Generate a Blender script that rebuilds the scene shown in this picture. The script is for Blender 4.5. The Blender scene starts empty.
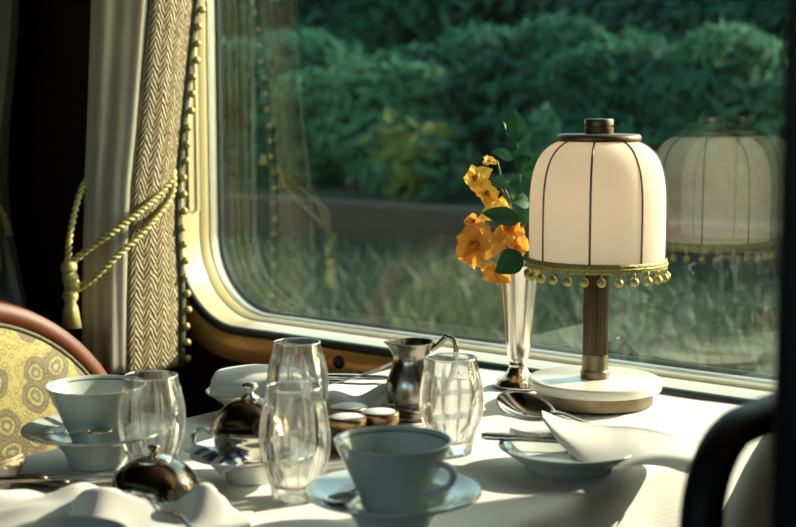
import bpy, math, random
from mathutils import Vector, Matrix, Quaternion
PI = math.pi; TAU = 2*math.pi
random.seed(7)
scene = bpy.context.scene
C = scene.collection
YAW = math.radians(38.7)

# ---------------------------------------------------------------- camera
cam = bpy.data.cameras.new('camera'); co = bpy.data.objects.new('camera', cam); C.objects.link(co)
co.location = (0, 0, 1.108)
co.rotation_euler = (math.radians(90-6.661), 0, YAW)
cam.sensor_width = 36; cam.lens = 1400/796*36
cam.clip_start = .02; cam.clip_end = 200
cam.dof.use_dof = True; cam.dof.focus_distance = 1.66; cam.dof.aperture_fstop = 6.0; cam.dof.aperture_blades = 0
scene.camera = co

# ---------------------------------------------------------------- world, sun, exposure
SUN_DIR = Vector((-.475*.891, -.88*.891, -.454)).normalized()     # direction the sunlight travels
world = bpy.data.worlds.new('world'); scene.world = world; world.use_nodes = True
nt = world.node_tree; nt.nodes.clear()
sky = nt.nodes.new('ShaderNodeTexSky'); sky.sky_type = 'NISHITA'; sky.sun_disc = False
sky.sun_elevation = math.radians(27); sky.sun_rotation = math.atan2(.475, .88)
bgn = nt.nodes.new('ShaderNodeBackground'); bgn.inputs[1].default_value = .8
won = nt.nodes.new('ShaderNodeOutputWorld')
hz = nt.nodes.new('ShaderNodeMixRGB'); hz.blend_type = 'MULTIPLY'; hz.inputs[0].default_value = 1; hz.inputs[2].default_value = (1, .97, .76, 1)   # hazy, less blue sky
nt.links.new(sky.outputs[0], hz.inputs[1]); nt.links.new(hz.outputs[0], bgn.inputs[0]); nt.links.new(bgn.outputs[0], won.inputs[0])
sl = bpy.data.lights.new('sun', 'SUN'); sl.energy = 17.5; sl.angle = math.radians(.8); sl.color = (1, .80, .67)
so = bpy.data.objects.new('sun', sl); C.objects.link(so); so.location = (3, 6, 4)
so.rotation_euler = SUN_DIR.to_track_quat('-Z', 'Y').to_euler()
vs = scene.view_settings
vs.view_transform = 'Standard'; vs.look = 'None'; vs.gamma = 1; vs.use_curve_mapping = False; vs.exposure = 0.0
cy = scene.cycles
cy.use_denoising = True
cy.caustics_reflective = False; cy.caustics_refractive = False
cy.max_bounces = 10; cy.diffuse_bounces = 5; cy.glossy_bounces = 5; cy.transmission_bounces = 8; cy.transparent_max_bounces = 24
cy.sample_clamp_indirect = 6

# ---------------------------------------------------------------- materials
def base_mat(name):
    m = bpy.data.materials.new(name); m.use_nodes = True
    return m, m.node_tree, m.node_tree.nodes['Principled BSDF']
def lin(c): return tuple(c)+(1,)
def ramp(nt, fac, stops):
    r = nt.nodes.new('ShaderNodeValToRGB'); e = r.color_ramp.elements
    while len(e) < len(stops): e.new(.5)
    for k, (p, c) in enumerate(stops): e[k].position = p; e[k].color = lin(c)
    nt.links.new(fac, r.inputs[0]); return r.outputs[0]
def math_n(nt, op, a, b=None, c=None):
    n = nt.nodes.new('ShaderNodeMath'); n.operation = op
    for k, v in enumerate((a, b, c)):
        if v is None: continue
        if isinstance(v, (int, float)): n.inputs[k].default_value = v
        else: nt.links.new(v, n.inputs[k])
    return n.outputs[0]
def mat(name, c1, c2=None, rough=.5, metal=0, scale=40, stretch=(1,1,1), bump=0, detail=4, bscale=None, trans=0, sheen=0, coat=0, rvar=0, spec=None, ssw=0):
    m, nt, p = base_mat(name)
    c2 = c2 or tuple(min(1, v*1.12) for v in c1)
    tc = nt.nodes.new('ShaderNodeTexCoord'); mp = nt.nodes.new('ShaderNodeMapping'); mp.inputs['Scale'].default_value = stretch
    nz = nt.nodes.new('ShaderNodeTexNoise'); nz.inputs['Scale'].default_value = scale; nz.inputs['Detail'].default_value = detail
    nt.links.new(tc.outputs['Object'], mp.inputs[0]); nt.links.new(mp.outputs[0], nz.inputs['Vector'])
    nt.links.new(ramp(nt, nz.outputs[0], ((.3, c1), (.7, c2))), p.inputs['Base Color'])
    p.inputs['Roughness'].default_value = rough; p.inputs['Metallic'].default_value = metal
    if rvar:
        mr = nt.nodes.new('ShaderNodeMapRange'); mr.inputs[3].default_value = rough-rvar; mr.inputs[4].default_value = rough+rvar
        nt.links.new(nz.outputs[0], mr.inputs[0]); nt.links.new(mr.outputs[0], p.inputs['Roughness'])
    if coat: p.inputs['Coat Weight'].default_value = coat; p.inputs['Coat Roughness'].default_value = .12
    if sheen: p.inputs['Sheen Weight'].default_value = sheen
    if spec is not None: p.inputs['Specular IOR Level'].default_value = spec
    if bump:
        src = nz.outputs[0]
        if bscale:
            n2 = nt.nodes.new('ShaderNodeTexNoise'); n2.inputs['Scale'].default_value = bscale; n2.inputs['Detail'].default_value = 3
            nt.links.new(mp.outputs[0], n2.inputs['Vector']); src = n2.outputs[0]
        b = nt.nodes.new('ShaderNodeBump'); b.inputs['Strength'].default_value = bump; b.inputs['Distance'].default_value = .002
        nt.links.new(src, b.inputs['Height']); nt.links.new(b.outputs[0], p.inputs['Normal'])
    if trans:   # a thin sheet that also lets light through
        t = nt.nodes.new('ShaderNodeBsdfTranslucent'); mx = nt.nodes.new('ShaderNodeMixShader'); mx.inputs[0].default_value = trans
        t.inputs[0].default_value = lin(tuple((a+b)/2 for a, b in zip(c1, c2)))
        out = nt.nodes['Material Output']
        nt.links.new(p.outputs[0], mx.inputs[1]); nt.links.new(t.outputs[0], mx.inputs[2]); nt.links.new(mx.outputs[0], out.inputs[0])
    return m

MT = {}
MT['mahogany'] = mat('mahogany', (.014,.004,.002), (.03,.008,.004), .35, scale=9, stretch=(1,1,.12), coat=.3)
MT['dark_wall'] = mat('dark_wall', (.012,.004,.003), (.02,.007,.004), .5, scale=7, stretch=(1,1,.15))
MT['ceiling'] = mat('ceiling_cream', (.30,.27,.2), (.34,.3,.22), .7, scale=4)
MT['carpet'] = mat('carpet', (.03,.02,.02), (.06,.035,.03), .95, scale=120, bump=.4)
MT['chair_wood'] = mat('chair_wood', (.085,.018,.006), (.15,.035,.01), .45, scale=14, stretch=(1,.2,1), spec=.2)
MT['black_wood'] = mat('black_wood', (.003,.002,.002), (.005,.003,.003), .5, scale=14, stretch=(1,.2,1), spec=.15)
MT['satinwood'] = mat('satinwood', (.5,.23,.06), (.85,.46,.15), .28, metal=.35, scale=14, stretch=(.6,1,1.6), coat=.5, rvar=.06)
MT['cream_paint'] = mat('cream_paint', (.46,.39,.22), (.52,.45,.26), .28, scale=6, coat=.4)
MT['tan_paint'] = mat('tan_paint', (.42,.33,.15), (.48,.38,.18), .35, scale=6, coat=.2)
MT['rubber'] = mat('rubber', (.012,.018,.016), (.02,.026,.024), .45, scale=50)
MT['bead_grey'] = mat('bead_grey', (.62,.6,.55), (.7,.68,.62), .3, metal=.3, scale=30)
MT['bronze'] = mat('bronze', (.16,.125,.08), (.24,.19,.125), .34, metal=.95, scale=60, rvar=.06)
MT['dark_bronze'] = mat('dark_bronze', (.03,.022,.014), (.055,.04,.025), .4, metal=.8, scale=60)
MT['column_bronze'] = mat('column_bronze', (.075,.058,.036), (.11,.085,.055), .36, metal=.9, scale=60, rvar=.05)
MT['cap_bronze'] = mat('cap_bronze', (.10,.065,.038), (.14,.095,.055), .42, metal=.55, scale=60, rvar=.05)
MT['rib_metal'] = mat('rib_metal', (.12,.095,.065), (.17,.14,.1), .45, metal=.4, scale=80)
MT['silver'] = mat('silver', (.66,.62,.54), (.78,.74,.66), .13, metal=1, scale=90, rvar=.05)
MT['satin_silver'] = mat('satin_silver', (.68,.63,.57), (.78,.73,.67), .24, metal=1, scale=60, rvar=.05)
MT['darkened_silver'] = mat('darkened_silver', (.29,.265,.225), (.44,.41,.35), .22, metal=1, scale=50, rvar=.09)  # dark reflections on the jug are put into this colour
MT['dark_silver'] = mat('dark_silver', (.20,.15,.11), (.34,.27,.2), .16, metal=1, scale=70, rvar=.06)
MT['porcelain'] = mat('porcelain', (.47,.51,.475), (.51,.55,.51), .16, scale=12, coat=.5)
MT['porcelain_white'] = mat('porcelain_white', (.66,.67,.62), (.72,.73,.68), .16, scale=12, coat=.5)
MT['porcelain_line'] = mat('porcelain_line', (.05,.09,.08), (.07,.11,.1), .25, scale=12)
MT['marble'] = mat('marble', (.70,.66,.58), (.84,.80,.72), .22, scale=16, detail=8, coat=.3)
MT['linen'] = mat('linen', (.70,.69,.65), (.76,.75,.71), .85, scale=25, bump=.25, bscale=900, sheen=.2, trans=.12)
MT['shade_fabric'] = mat('shade_fabric', (.92,.82,.73), (.95,.85,.76), .8, scale=160, trans=.5, bump=.1)
MT['braid'] = mat('braid', (.12,.11,.02), (.42,.37,.12), .45, metal=.35, scale=420, bump=.8)
MT['pompom'] = mat('pompom', (.30,.25,.06), (.5,.42,.14), .4, metal=.45, scale=500, bump=.5)
MT['dark_braid'] = mat('dark_braid', (.025,.028,.01), (.07,.07,.025), .6, scale=300, bump=.6)
MT['cord'] = mat('cord', (.32,.27,.08), (.55,.48,.18), .5, metal=.15, scale=300, bump=.5)
MT['curtain'] = mat('curtain', (.48,.44,.36), (.54,.50,.41), .85, scale=30, bump=.12, bscale=500, trans=.3)
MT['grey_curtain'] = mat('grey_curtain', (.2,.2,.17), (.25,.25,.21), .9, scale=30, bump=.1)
MT['black_plastic'] = mat('black_plastic', (.006,.006,.006), (.012,.012,.012), .35, scale=50)
MT['leaf'] = mat('leaf', (.010,.06,.026), (.025,.105,.042), .5, scale=60, trans=.2, spec=.2)
MT['leaf_pale'] = mat('leaf_pale', (.03,.11,.05), (.06,.17,.08), .5, scale=60, trans=.2, spec=.2)
MT['stem'] = mat('stem', (.08,.12,.025), (.14,.18,.04), .5, scale=60)
MT['orange_petal'] = mat('orange_petal', (.72,.30,.03), (.95,.56,.10), .55, scale=130, trans=.4)
MT['yellow_petal'] = mat('yellow_petal', (.88,.52,.04), (1.0,.76,.18), .55, scale=110, trans=.4)
MT['flower_heart'] = mat('flower_heart', (.35,.09,.01), (.6,.2,.02), .6, scale=300)
MT['jam'] = mat('jam', (.08,.018,.004), (.2,.05,.008), .12, scale=30, coat=.6)
MT['brass'] = mat('brass', (.30,.19,.09), (.4,.26,.12), .3, metal=1, scale=60)
MT['lid_paper'] = mat('lid_paper', (.60,.63,.66), (.68,.7,.72), .6, scale=60)
MT['paper_white'] = mat('paper_white', (.74,.74,.7), (.8,.8,.76), .6, scale=60)
MT['paper_blue'] = mat('paper_blue', (.02,.05,.10), (.03,.08,.14), .5, scale=60)
MT['twig'] = mat('twig', (.6,.44,.26), (.74,.58,.38), .7, scale=90)
MT['soil'] = mat('soil', (.05,.035,.022), (.085,.055,.035), .95, scale=3, bump=.6)
MT['grass_ground'] = mat('grass_ground', (.03,.05,.03), (.055,.075,.045), .95, scale=2.5, bump=.5)
MT['grass'] = mat('grass', (.022,.048,.028), (.06,.092,.05), .7, scale=1.6, trans=.35)
MT['band_brown'] = mat('band_brown', (.035,.022,.014), (.06,.038,.026), .9, scale=8, bump=.5)
MT['bark'] = mat('bark', (.04,.03,.02), (.07,.05,.035), .9, scale=20, bump=.5)
def foliage(n, a, b): MT[n] = mat(n, a, b, .75, scale=1.3, detail=6, trans=.45, spec=.15)
foliage('foliage_teal', (.008,.055,.036), (.055,.19,.125))
foliage('foliage_deep', (.006,.045,.032), (.035,.14,.095))
foliage('foliage_light', (.03,.10,.06), (.11,.27,.16))
foliage('foliage_dusk', (.012,.05,.04), (.05,.15,.115))
foliage('foliage_yellow', (.08,.11,.025), (.22,.24,.07))
foliage('blossom_pale', (.55,.55,.46), (.7,.68,.58))

def pane_mat(name, tint, ior):
    m = bpy.data.materials.new(name); m.use_nodes = True; nt = m.node_tree; nt.nodes.clear()
    t = nt.nodes.new('ShaderNodeBsdfTransparent'); t.inputs[0].default_value = lin(tint)
    g = nt.nodes.new('ShaderNodeBsdfGlossy'); g.inputs['Roughness'].default_value = .012; g.inputs[0].default_value = (.95,1,.97,1)
    f = nt.nodes.new('ShaderNodeFresnel'); f.inputs[0].default_value = ior
    tc = nt.nodes.new('ShaderNodeTexCoord'); nz = nt.nodes.new('ShaderNodeTexNoise'); nz.inputs['Scale'].default_value = 2.2; nz.inputs['Detail'].default_value = 1
    nt.links.new(tc.outputs['Object'], nz.inputs['Vector'])
    b = nt.nodes.new('ShaderNodeBump'); b.inputs['Strength'].default_value = .05; b.inputs['Distance'].default_value = .01
    nt.links.new(nz.outputs[0], b.inputs['Height']); nt.links.new(b.outputs[0], g.inputs['Normal'])
    mx = nt.nodes.new('ShaderNodeMixShader'); o = nt.nodes.new('ShaderNodeOutputMaterial')
    veil = nt.nodes.new('ShaderNodeBsdfTranslucent'); veil.inputs[0].default_value = (.8,.95,.9,1); md = nt.nodes.new('ShaderNodeMixShader'); md.inputs[0].default_value = .0004     # added translucent veil that hazes the view through the pane
    nt.links.new(t.outputs[0], md.inputs[1]); nt.links.new(veil.outputs[0], md.inputs[2])
    nt.links.new(f.outputs[0], mx.inputs[0]); nt.links.new(md.outputs[0], mx.inputs[1]); nt.links.new(g.outputs[0], mx.inputs[2]); nt.links.new(mx.outputs[0], o.inputs[0])
    return m
MT['pane'] = pane_mat('window_pane', (.80,.86,.81), 1.74)

def crystal_mat(name='crystal', gf=.17, tf=.02, ff=.8):
    m = bpy.data.materials.new(name); m.use_nodes = True; nt = m.node_tree; nt.nodes.clear()
    t = nt.nodes.new('ShaderNodeBsdfTransparent'); t.inputs[0].default_value = (.99,.988,.98,1)
    gl = nt.nodes.new('ShaderNodeBsdfGlass'); gl.inputs['IOR'].default_value = 1.3
    tr = nt.nodes.new('ShaderNodeBsdfTranslucent'); tr.inputs[0].default_value = (1,.97,.92,1)  # white share brightens the glass in place of refracted sunlight
    g = nt.nodes.new('ShaderNodeBsdfGlossy'); g.inputs['Roughness'].default_value = .04
    f = nt.nodes.new('ShaderNodeFresnel'); f.inputs[0].default_value = 1.45
    def mix(a, b, fac):
        n = nt.nodes.new('ShaderNodeMixShader'); nt.links.new(a, n.inputs[1]); nt.links.new(b, n.inputs[2])
        if isinstance(fac, float): n.inputs[0].default_value = fac
        else: nt.links.new(fac, n.inputs[0])
        return n.outputs[0]
    o = nt.nodes.new('ShaderNodeOutputMaterial')
    body = mix(mix(t.outputs[0], gl.outputs[0], gf), tr.outputs[0], tf)
    nt.links.new(mix(body, g.outputs[0], math_n(nt, 'MULTIPLY', f.outputs[0], ff)), o.inputs[0])
    return m
MT['crystal'] = crystal_mat()
MT['cut_edge'] = crystal_mat('cut_edge', .45, .22, 1.0)     # whitish mix imitating the light caught along the flute edges

def cloth_mat():
    m, nt, p = base_mat('tablecloth_damask')
    tc = nt.nodes.new('ShaderNodeTexCoord'); sx = nt.nodes.new('ShaderNodeSeparateXYZ'); nt.links.new(tc.outputs['Object'], sx.inputs[0])
    k = TAU/.0052
    a = math_n(nt, 'SINE', math_n(nt, 'MULTIPLY', sx.outputs[1], k))
    b = math_n(nt, 'SINE', math_n(nt, 'MULTIPLY', math_n(nt, 'ADD', sx.outputs[2], sx.outputs[0]), k))
    g = math_n(nt, 'MAXIMUM', a, b)
    nt.links.new(ramp(nt, g, ((.1, (.68,.67,.62)), (.9, (.75,.74,.70)))), p.inputs['Base Color'])
    nz = nt.nodes.new('ShaderNodeTexNoise'); nz.inputs['Scale'].default_value = 14; nz.inputs['Detail'].default_value = 5; nt.links.new(tc.outputs['Object'], nz.inputs['Vector'])
    h = math_n(nt, 'ADD', math_n(nt, 'MULTIPLY', g, .12), nz.outputs[0])
    bp = nt.nodes.new('ShaderNodeBump'); bp.inputs['Strength'].default_value = .16; bp.inputs['Distance'].default_value = .003
    nt.links.new(h, bp.inputs['Height']); nt.links.new(bp.outputs[0], p.inputs['Normal'])
    p.inputs['Roughness'].default_value = .8; p.inputs['Sheen Weight'].default_value = .15
    return m
MT['tablecloth'] = cloth_mat()

def brocade_mat():
    m, nt, p = base_mat('brocade')
    tc = nt.nodes.new('ShaderNodeTexCoord'); sx = nt.nodes.new('ShaderNodeSeparateXYZ'); nt.links.new(tc.outputs['UV'], sx.inputs[0])
    u, v = sx.outputs[0], sx.outputs[1]
    zig = math_n(nt, 'PINGPONG', math_n(nt, 'MULTIPLY', u, 1.0), .0135)          # chevrons of 2.2 cm
    nzd = nt.nodes.new('ShaderNodeTexNoise'); nzd.inputs['Scale'].default_value = 45; nt.links.new(tc.outputs['UV'], nzd.inputs['Vector'])
    lines = math_n(nt, 'SINE', math_n(nt, 'MULTIPLY', math_n(nt, 'ADD', v, math_n(nt, 'MULTIPLY_ADD', zig, 1.6, math_n(nt, 'MULTIPLY', nzd.outputs[0], .016))), TAU/.0115))
    nz = nt.nodes.new('ShaderNodeTexNoise'); nz.inputs['Scale'].default_value = 70; nt.links.new(tc.outputs['UV'], nz.inputs['Vector'])
    h = math_n(nt, 'ADD', lines, math_n(nt, 'MULTIPLY', nz.outputs[0], 2.2))
    nt.links.new(ramp(nt, math_n(nt, 'MULTIPLY_ADD', h, .3, .3), ((.2, (.06,.04,.018)), (.55, (.24,.18,.09)), (.95, (.44,.35,.2)))), p.inputs['Base Color'])
    bp = nt.nodes.new('ShaderNodeBump'); bp.inputs['Strength'].default_value = .7; bp.inputs['Distance'].default_value = .003
    nt.links.new(h, bp.inputs['Height']); nt.links.new(bp.outputs[0], p.inputs['Normal']); p.inputs['Roughness'].default_value = .7
    return m
MT['brocade'] = brocade_mat()

def paisley_mat():
    m, nt, p = base_mat('paisley_fabric')
    tc = nt.nodes.new('ShaderNodeTexCoord')
    nz = nt.nodes.new('ShaderNodeTexNoise'); nz.inputs['Scale'].default_value = 14; nz.inputs['Detail'].default_value = 2; nt.links.new(tc.outputs['Object'], nz.inputs['Vector'])
    mv = nt.nodes.new('ShaderNodeVectorMath'); mv.operation = 'MULTIPLY_ADD'; mv.inputs[1].default_value = (.03,.03,.03)
    nt.links.new(nz.outputs['Color'], mv.inputs[0]); nt.links.new(tc.outputs['Object'], mv.inputs[2])
    vo = nt.nodes.new('ShaderNodeTexVoronoi'); vo.inputs['Scale'].default_value = 19; vo.inputs['Randomness'].default_value = .75; vo.voronoi_dimensions = '2D'; sp_ = nt.nodes.new('ShaderNodeSeparateXYZ'); cb_ = nt.nodes.new('ShaderNodeCombineXYZ'); nt.links.new(mv.outputs[0], sp_.inputs[0]); nt.links.new(sp_.outputs[1], cb_.inputs[0]); nt.links.new(sp_.outputs[2], cb_.inputs[1]); nt.links.new(cb_.outputs[0], vo.inputs['Vector'])
    d = vo.outputs['Distance']
    col = ramp(nt, d, ((.0, (.36,.31,.17)), (.12, (.09,.065,.025)), (.20, (.32,.26,.075)), (.26, (.08,.06,.02)), (.33, (.15,.11,.045)), (.42, (.11,.08,.03)), (.45, (.28,.225,.055)), (.62, (.31,.25,.066))))
    fine = nt.nodes.new('ShaderNodeTexVoronoi'); fine.inputs['Scale'].default_value = 95; fine.voronoi_dimensions = '2D'; nt.links.new(cb_.outputs[0], fine.inputs['Vector'])
    fl = ramp(nt, fine.outputs['Distance'], ((.0, (1,1,1)), (.18, (1,1,.95)), (.26, (.32,.28,.14)), (.36, (.4,.34,.18)), (.42, (1,1,1))))
    mx = nt.nodes.new('ShaderNodeMixRGB'); mx.blend_type = 'MULTIPLY'; mx.inputs[0].default_value = .6
    nt.links.new(col, mx.inputs[1]); nt.links.new(fl, mx.inputs[2])
    nt.links.new(mx.outputs[0], p.inputs['Base Color']); p.inputs['Roughness'].default_value = .75; p.inputs['Sheen Weight'].default_value = .2
    return m
MT['paisley'] = paisley_mat()

# ---------------------------------------------------------------- mesh helpers
class MB:
    def __init__(s): s.v = []; s.f = []; s.uv = None
    def add(s, v, f):
        b = len(s.v); s.v += [tuple(p) for p in v]; s.f += [tuple(i+b for i in q) for q in f]; return s
    def lathe(s, prof, n=48, mod=None, closed=False):
        v = []; f = []; m = len(prof)
        for k in range(n):
            a = TAU*k/n; ca, sa = math.cos(a), math.sin(a)
            for r, z in prof:
                rr = mod(r, z, a) if mod else r
                v.append((rr*ca, rr*sa, z))
        for k in range(n):
            k2 = (k+1) % n
            for j in range(m if closed else m-1):
                j2 = (j+1) % m
                f.append((k*m+j, k2*m+j, k2*m+j2, k*m+j2))
        return s.add(v, f)
    def tube(s, pts, rad, n=10, cap=True, flat=1.0, up=None):
        pts = [Vector(p) for p in pts]; rs = rad if isinstance(rad, (list, tuple)) else [rad]*len(pts)
        v = []; f = []; N = len(pts); prev = None
        for i, p in enumerate(pts):
            t = (pts[min(i+1, N-1)]-pts[max(i-1, 0)]).normalized()
            if prev is None:
                u = Vector(up) if up else (Vector((0,0,1)) if abs(t.z) < .9 else Vector((1,0,0)))
            else: u = prev
            u = (u-t*u.dot(t)).normalized(); prev = u; w = t.cross(u)
            r = rs[i]; ra, rb = r if isinstance(r, tuple) else (r, r*flat)     # ra sideways, rb along 'up'
            for k in range(n):
                a = TAU*k/n; v.append(p+w*ra*math.cos(a)+u*rb*math.sin(a))
        for i in range(N-1):
            for k in range(n):
                k2 = (k+1) % n; f.append((i*n+k, i*n+k2, (i+1)*n+k2, (i+1)*n+k))
        if cap: f += [tuple(reversed(range(n))), tuple((N-1)*n+k for k in range(n))]
        return s.add(v, f)
    def ring_tube(s, pts, rad, n=8):          # closed path
        pts = [Vector(p) for p in pts]; N = len(pts); v = []; f = []
        nrm = Vector((0,0,0))
        for i in range(N): nrm += pts[i].cross(pts[(i+1) % N])
        nrm.normalize()
        for i, p in enumerate(pts):
            t = (pts[(i+1) % N]-pts[i-1]).normalized(); w = t.cross(nrm).normalized()
            ra, rb = rad if isinstance(rad, tuple) else (rad, rad)
            for k in range(n):
                a = TAU*k/n; v.append(p+w*ra*math.cos(a)+nrm*rb*math.sin(a))
        for i in range(N):
            for k in range(n):
                i2 = (i+1) % N; k2 = (k+1) % n; f.append((i*n+k, i*n+k2, i2*n+k2, i2*n+k))
        return s.add(v, f)
    def box(s, lo, hi):
        x0,y0,z0 = lo; x1,y1,z1 = hi
        v = [(x0,y0,z0),(x1,y0,z0),(x1,y1,z0),(x0,y1,z0),(x0,y0,z1),(x1,y0,z1),(x1,y1,z1),(x0,y1,z1)]
        return s.add(v, [(3,2,1,0),(4,5,6,7),(0,1,5,4),(1,2,6,5),(2,3,7,6),(3,0,4,7)])
    def grid(s, fn, nu, nv):
        v = [fn(i/nu, j/nv) for i in range(nu+1) for j in range(nv+1)]
        f = [(i*(nv+1)+j, (i+1)*(nv+1)+j, (i+1)*(nv+1)+j+1, i*(nv+1)+j+1) for i in range(nu) for j in range(nv)]
        return s.add(v, f)
    def ball(s, c, r, n=12, m=8, rz=None):
        rz = rz or r
        prof = [(max(1e-5, r*math.sin(PI*j/m)), -rz*math.cos(PI*j/m)) for j in range(m+1)]
        b = MB().lathe(prof, n)
        return s.add([(x+c[0], y+c[1], z+c[2]) for x, y, z in b.v], b.f)
    def strip(s, loops):                      # quads between successive closed loops
        n = len(loops[0]); v = [p for l in loops for p in l]; f = []
        for j in range(len(loops)-1):
            for k in range(n):
                k2 = (k+1) % n; f.append((j*n+k, j*n+k2, (j+1)*n+k2, (j+1)*n+k))
        return s.add(v, f)
    def xf(s, M):
        s.v = [tuple(M @ Vector(p)) for p in s.v]; return s
    def mesh(s, name, m, smooth=True):
        me = bpy.data.meshes.new(name); me.from_pydata(s.v, [], s.f); me.materials.append(MT[m] if isinstance(m, str) else m)
        if s.uv:
            l = me.uv_layers.new(name='UVMap')
            for lp in me.loops: l.data[lp.index].uv = s.uv[lp.vertex_index]
        if smooth: me.polygons.foreach_set('use_smooth', [True]*len(me.polygons))
        me.update()
        return me
    def build(s, name, m, parent=None, smooth=True, sharp=None, bevel=0, solid=0, soff=-1):
        o = bpy.data.objects.new(name, s.mesh(name, m, smooth)); C.objects.link(o); o.parent = parent
        if sharp is not None: o.data.set_sharp_from_angle(angle=math.radians(sharp))
        if solid:
            md = o.modifiers.new('thickness', 'SOLIDIFY'); md.thickness = solid; md.offset = soff
        if bevel:
            md = o.modifiers.new('bevel', 'BEVEL'); md.width = bevel; md.segments = 3; md.limit_method = 'ANGLE'
        return o
def tag(o, label, cat, group=None):
    o['label'] = label; o['category'] = cat
    if group: o['group'] = group
    return o
def struct(o): o['kind'] = 'structure'; return o
def stuff(o): o['kind'] = 'stuff'; return o
def thing(name, label, cat, loc=(0,0,0), rotz=0, group=None):
    o = bpy.data.objects.new(name, None); C.objects.link(o); o.empty_display_size = .03
    o.location = loc; o.rotation_euler = (0, 0, rotz)
    return tag(o, label, cat, group)
def dup(root, loc, rot, label, group=None):
    r = root.copy(); C.objects.link(r); r.location = loc; r.rotation_euler = rot if isinstance(rot, tuple) else (0, 0, rot)
    r['label'] = label
    if group: r['group'] = group
    for ch in list(root.children):
        c = ch.copy(); C.objects.link(c); c.parent = r
        for g in list(ch.children):
            d = g.copy(); C.objects.link(d); d.parent = c
    return r
def share(name, me, parent, loc=(0,0,0), rot=(0,0,0), scale=(1,1,1)):
    o = bpy.data.objects.new(name, me); C.objects.link(o); o.parent = parent
    o.location = loc; o.rotation_euler = rot; o.scale = scale
    return o
def smooth_path(pts, n=8):                    # Catmull-Rom through the points
    P = [Vector(p) for p in pts]; P = [2*P[0]-P[1]]+P+[2*P[-1]-P[-2]]; out = []
    for i in range(1, len(P)-2):
        for k in range(n):
            t = k/n; a, b, c, d = P[i-1], P[i], P[i+1], P[i+2]
            out.append(.5*((2*b)+(c-a)*t+(2*a-5*b+4*c-d)*t*t+(3*b-a-3*c+d)*t**3))
    out.append(P[-2]); return out
def rrect(x0, x1, z0, z1, r, n=10):           # rounded rectangle, counter-clockwise seen from inside the carriage
    out = []
    for cx, cz, a0 in ((x1-r, z1-r, 0), (x0+r, z1-r, 90), (x0+r, z0+r, 180), (x1-r, z0+r, 270)):
        for k in range(n+1):
            a = math.radians(a0+90*k/n); out.append((cx+r*math.cos(a), cz+r*math.sin(a)))
    return out
def lerp(a, b, t): return a+(b-a)*t

TZ = .74        # table top
# ---------------------------------------------------------------- the carriage
YW = 1.575
XA, XB, YB, ZC = -3.6, 2.2, -.95, 2.15
struct(MB().box((XA-.1, YB-.1, -.05), (XB+.1, YW+.2, 0)).build('floor', 'carpet'))
struct(MB().box((XA-.1, YB-.1, ZC), (XB+.1, YW+.2, ZC+.05)).build('ceiling', 'ceiling'))
struct(MB().box((XA-.1, YB, 0), (XA, YW+.13, ZC)).build('wall_far', 'dark_wall'))
struct(MB().box((XB, YB, 0), (XB+.1, YW+.13, ZC)).build('wall_near', 'dark_wall'))
OX0, OX1, OZ0, OZ1, OR = -1.722, -.372, .742, 1.75, .13
def wall_with_hole(y0, y1, loop, x0, x1, z0, z1):
    cx = (loop[0][0]+loop[len(loop)//2][0])/2; cz = sum(p[1] for p in loop)/len(loop)
    outer = []
    for x, z in loop:
        dx, dz = x-cx, z-cz
        t = min((x1-cx)/dx if dx > 1e-9 else (x0-cx)/dx if dx < -1e-9 else 1e9, (z1-cz)/dz if dz > 1e-9 else (z0-cz)/dz if dz < -1e-9 else 1e9)
        outer.append([cx+dx*t, cz+dz*t])
    for X, Z in ((x0,z0),(x0,z1),(x1,z0),(x1,z1)):      # pull the nearest outer point into each corner
        k = min(range(len(outer)), key=lambda i: (outer[i][0]-X)**2+(outer[i][1]-Z)**2); outer[k] = [X, Z]
    L = lambda lp, y: [(p[0], y, p[1]) for p in lp]
    return MB().strip([L(outer, y0), L(loop, y0), L(loop, y1), L(outer, y1), L(outer, y0)])
struct(wall_with_hole(YW, YW+.09, rrect(OX0-.004, OX1+.004, OZ0-.004, OZ1+.004, OR, 14), XA, XB, 0, ZC).build('wall_window_side', 'dark_wall', smooth=False))
# aisle-side wall: piers around two open windows that let daylight in from the other side
w = MB()
w.box((XA, YB-.1, 0), (XB, YB, 1.2)); w.box((XA, YB-.1, 1.6), (XB, YB, ZC))
for a, b in ((XA, -1.5), (-.3, -.1), (1.1, XB)): w.box((a, YB-.1, 1.2), (b, YB, 1.6))
struct(w.build('wall_aisle_side', 'dark_wall', smooth=False))
# framing band of golden wood round the window
def ring(y, g, gz=None): return [(p[0], y, p[1]) for p in rrect(OX0-g, OX1+g, OZ0-(gz if gz is not None else g), OZ1+g, OR+g, 14)]
t1 = struct(MB().strip([ring(YW, .006), ring(YW-.012, .008), ring(YW-.014, .03), ring(YW-.011, .05), ring(YW, .053)]).build('trim_1', 'satinwood'))
sc = MB().lathe([(.0001, .006), (.006, .006), (.0095, .004), (.0105, 0)], 20).xf(Matrix.Translation((-1.364, YW-.014, .717)) @ Matrix.Rotation(PI/2, 4, 'X')).build('screw_cap', 'black_plastic', t1)
sc['label'] = 'round black screw cap on the golden band'
for s_ in (-1, 1):      # the two slanted strokes stamped on the cap
    MB().tube([(-1.364+s_*.0045, YW-.0203, .713), (-1.364+s_*.0012, YW-.0203, .7205)], .0007, 5).build('stamp', 'dark_bronze', sc)

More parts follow.
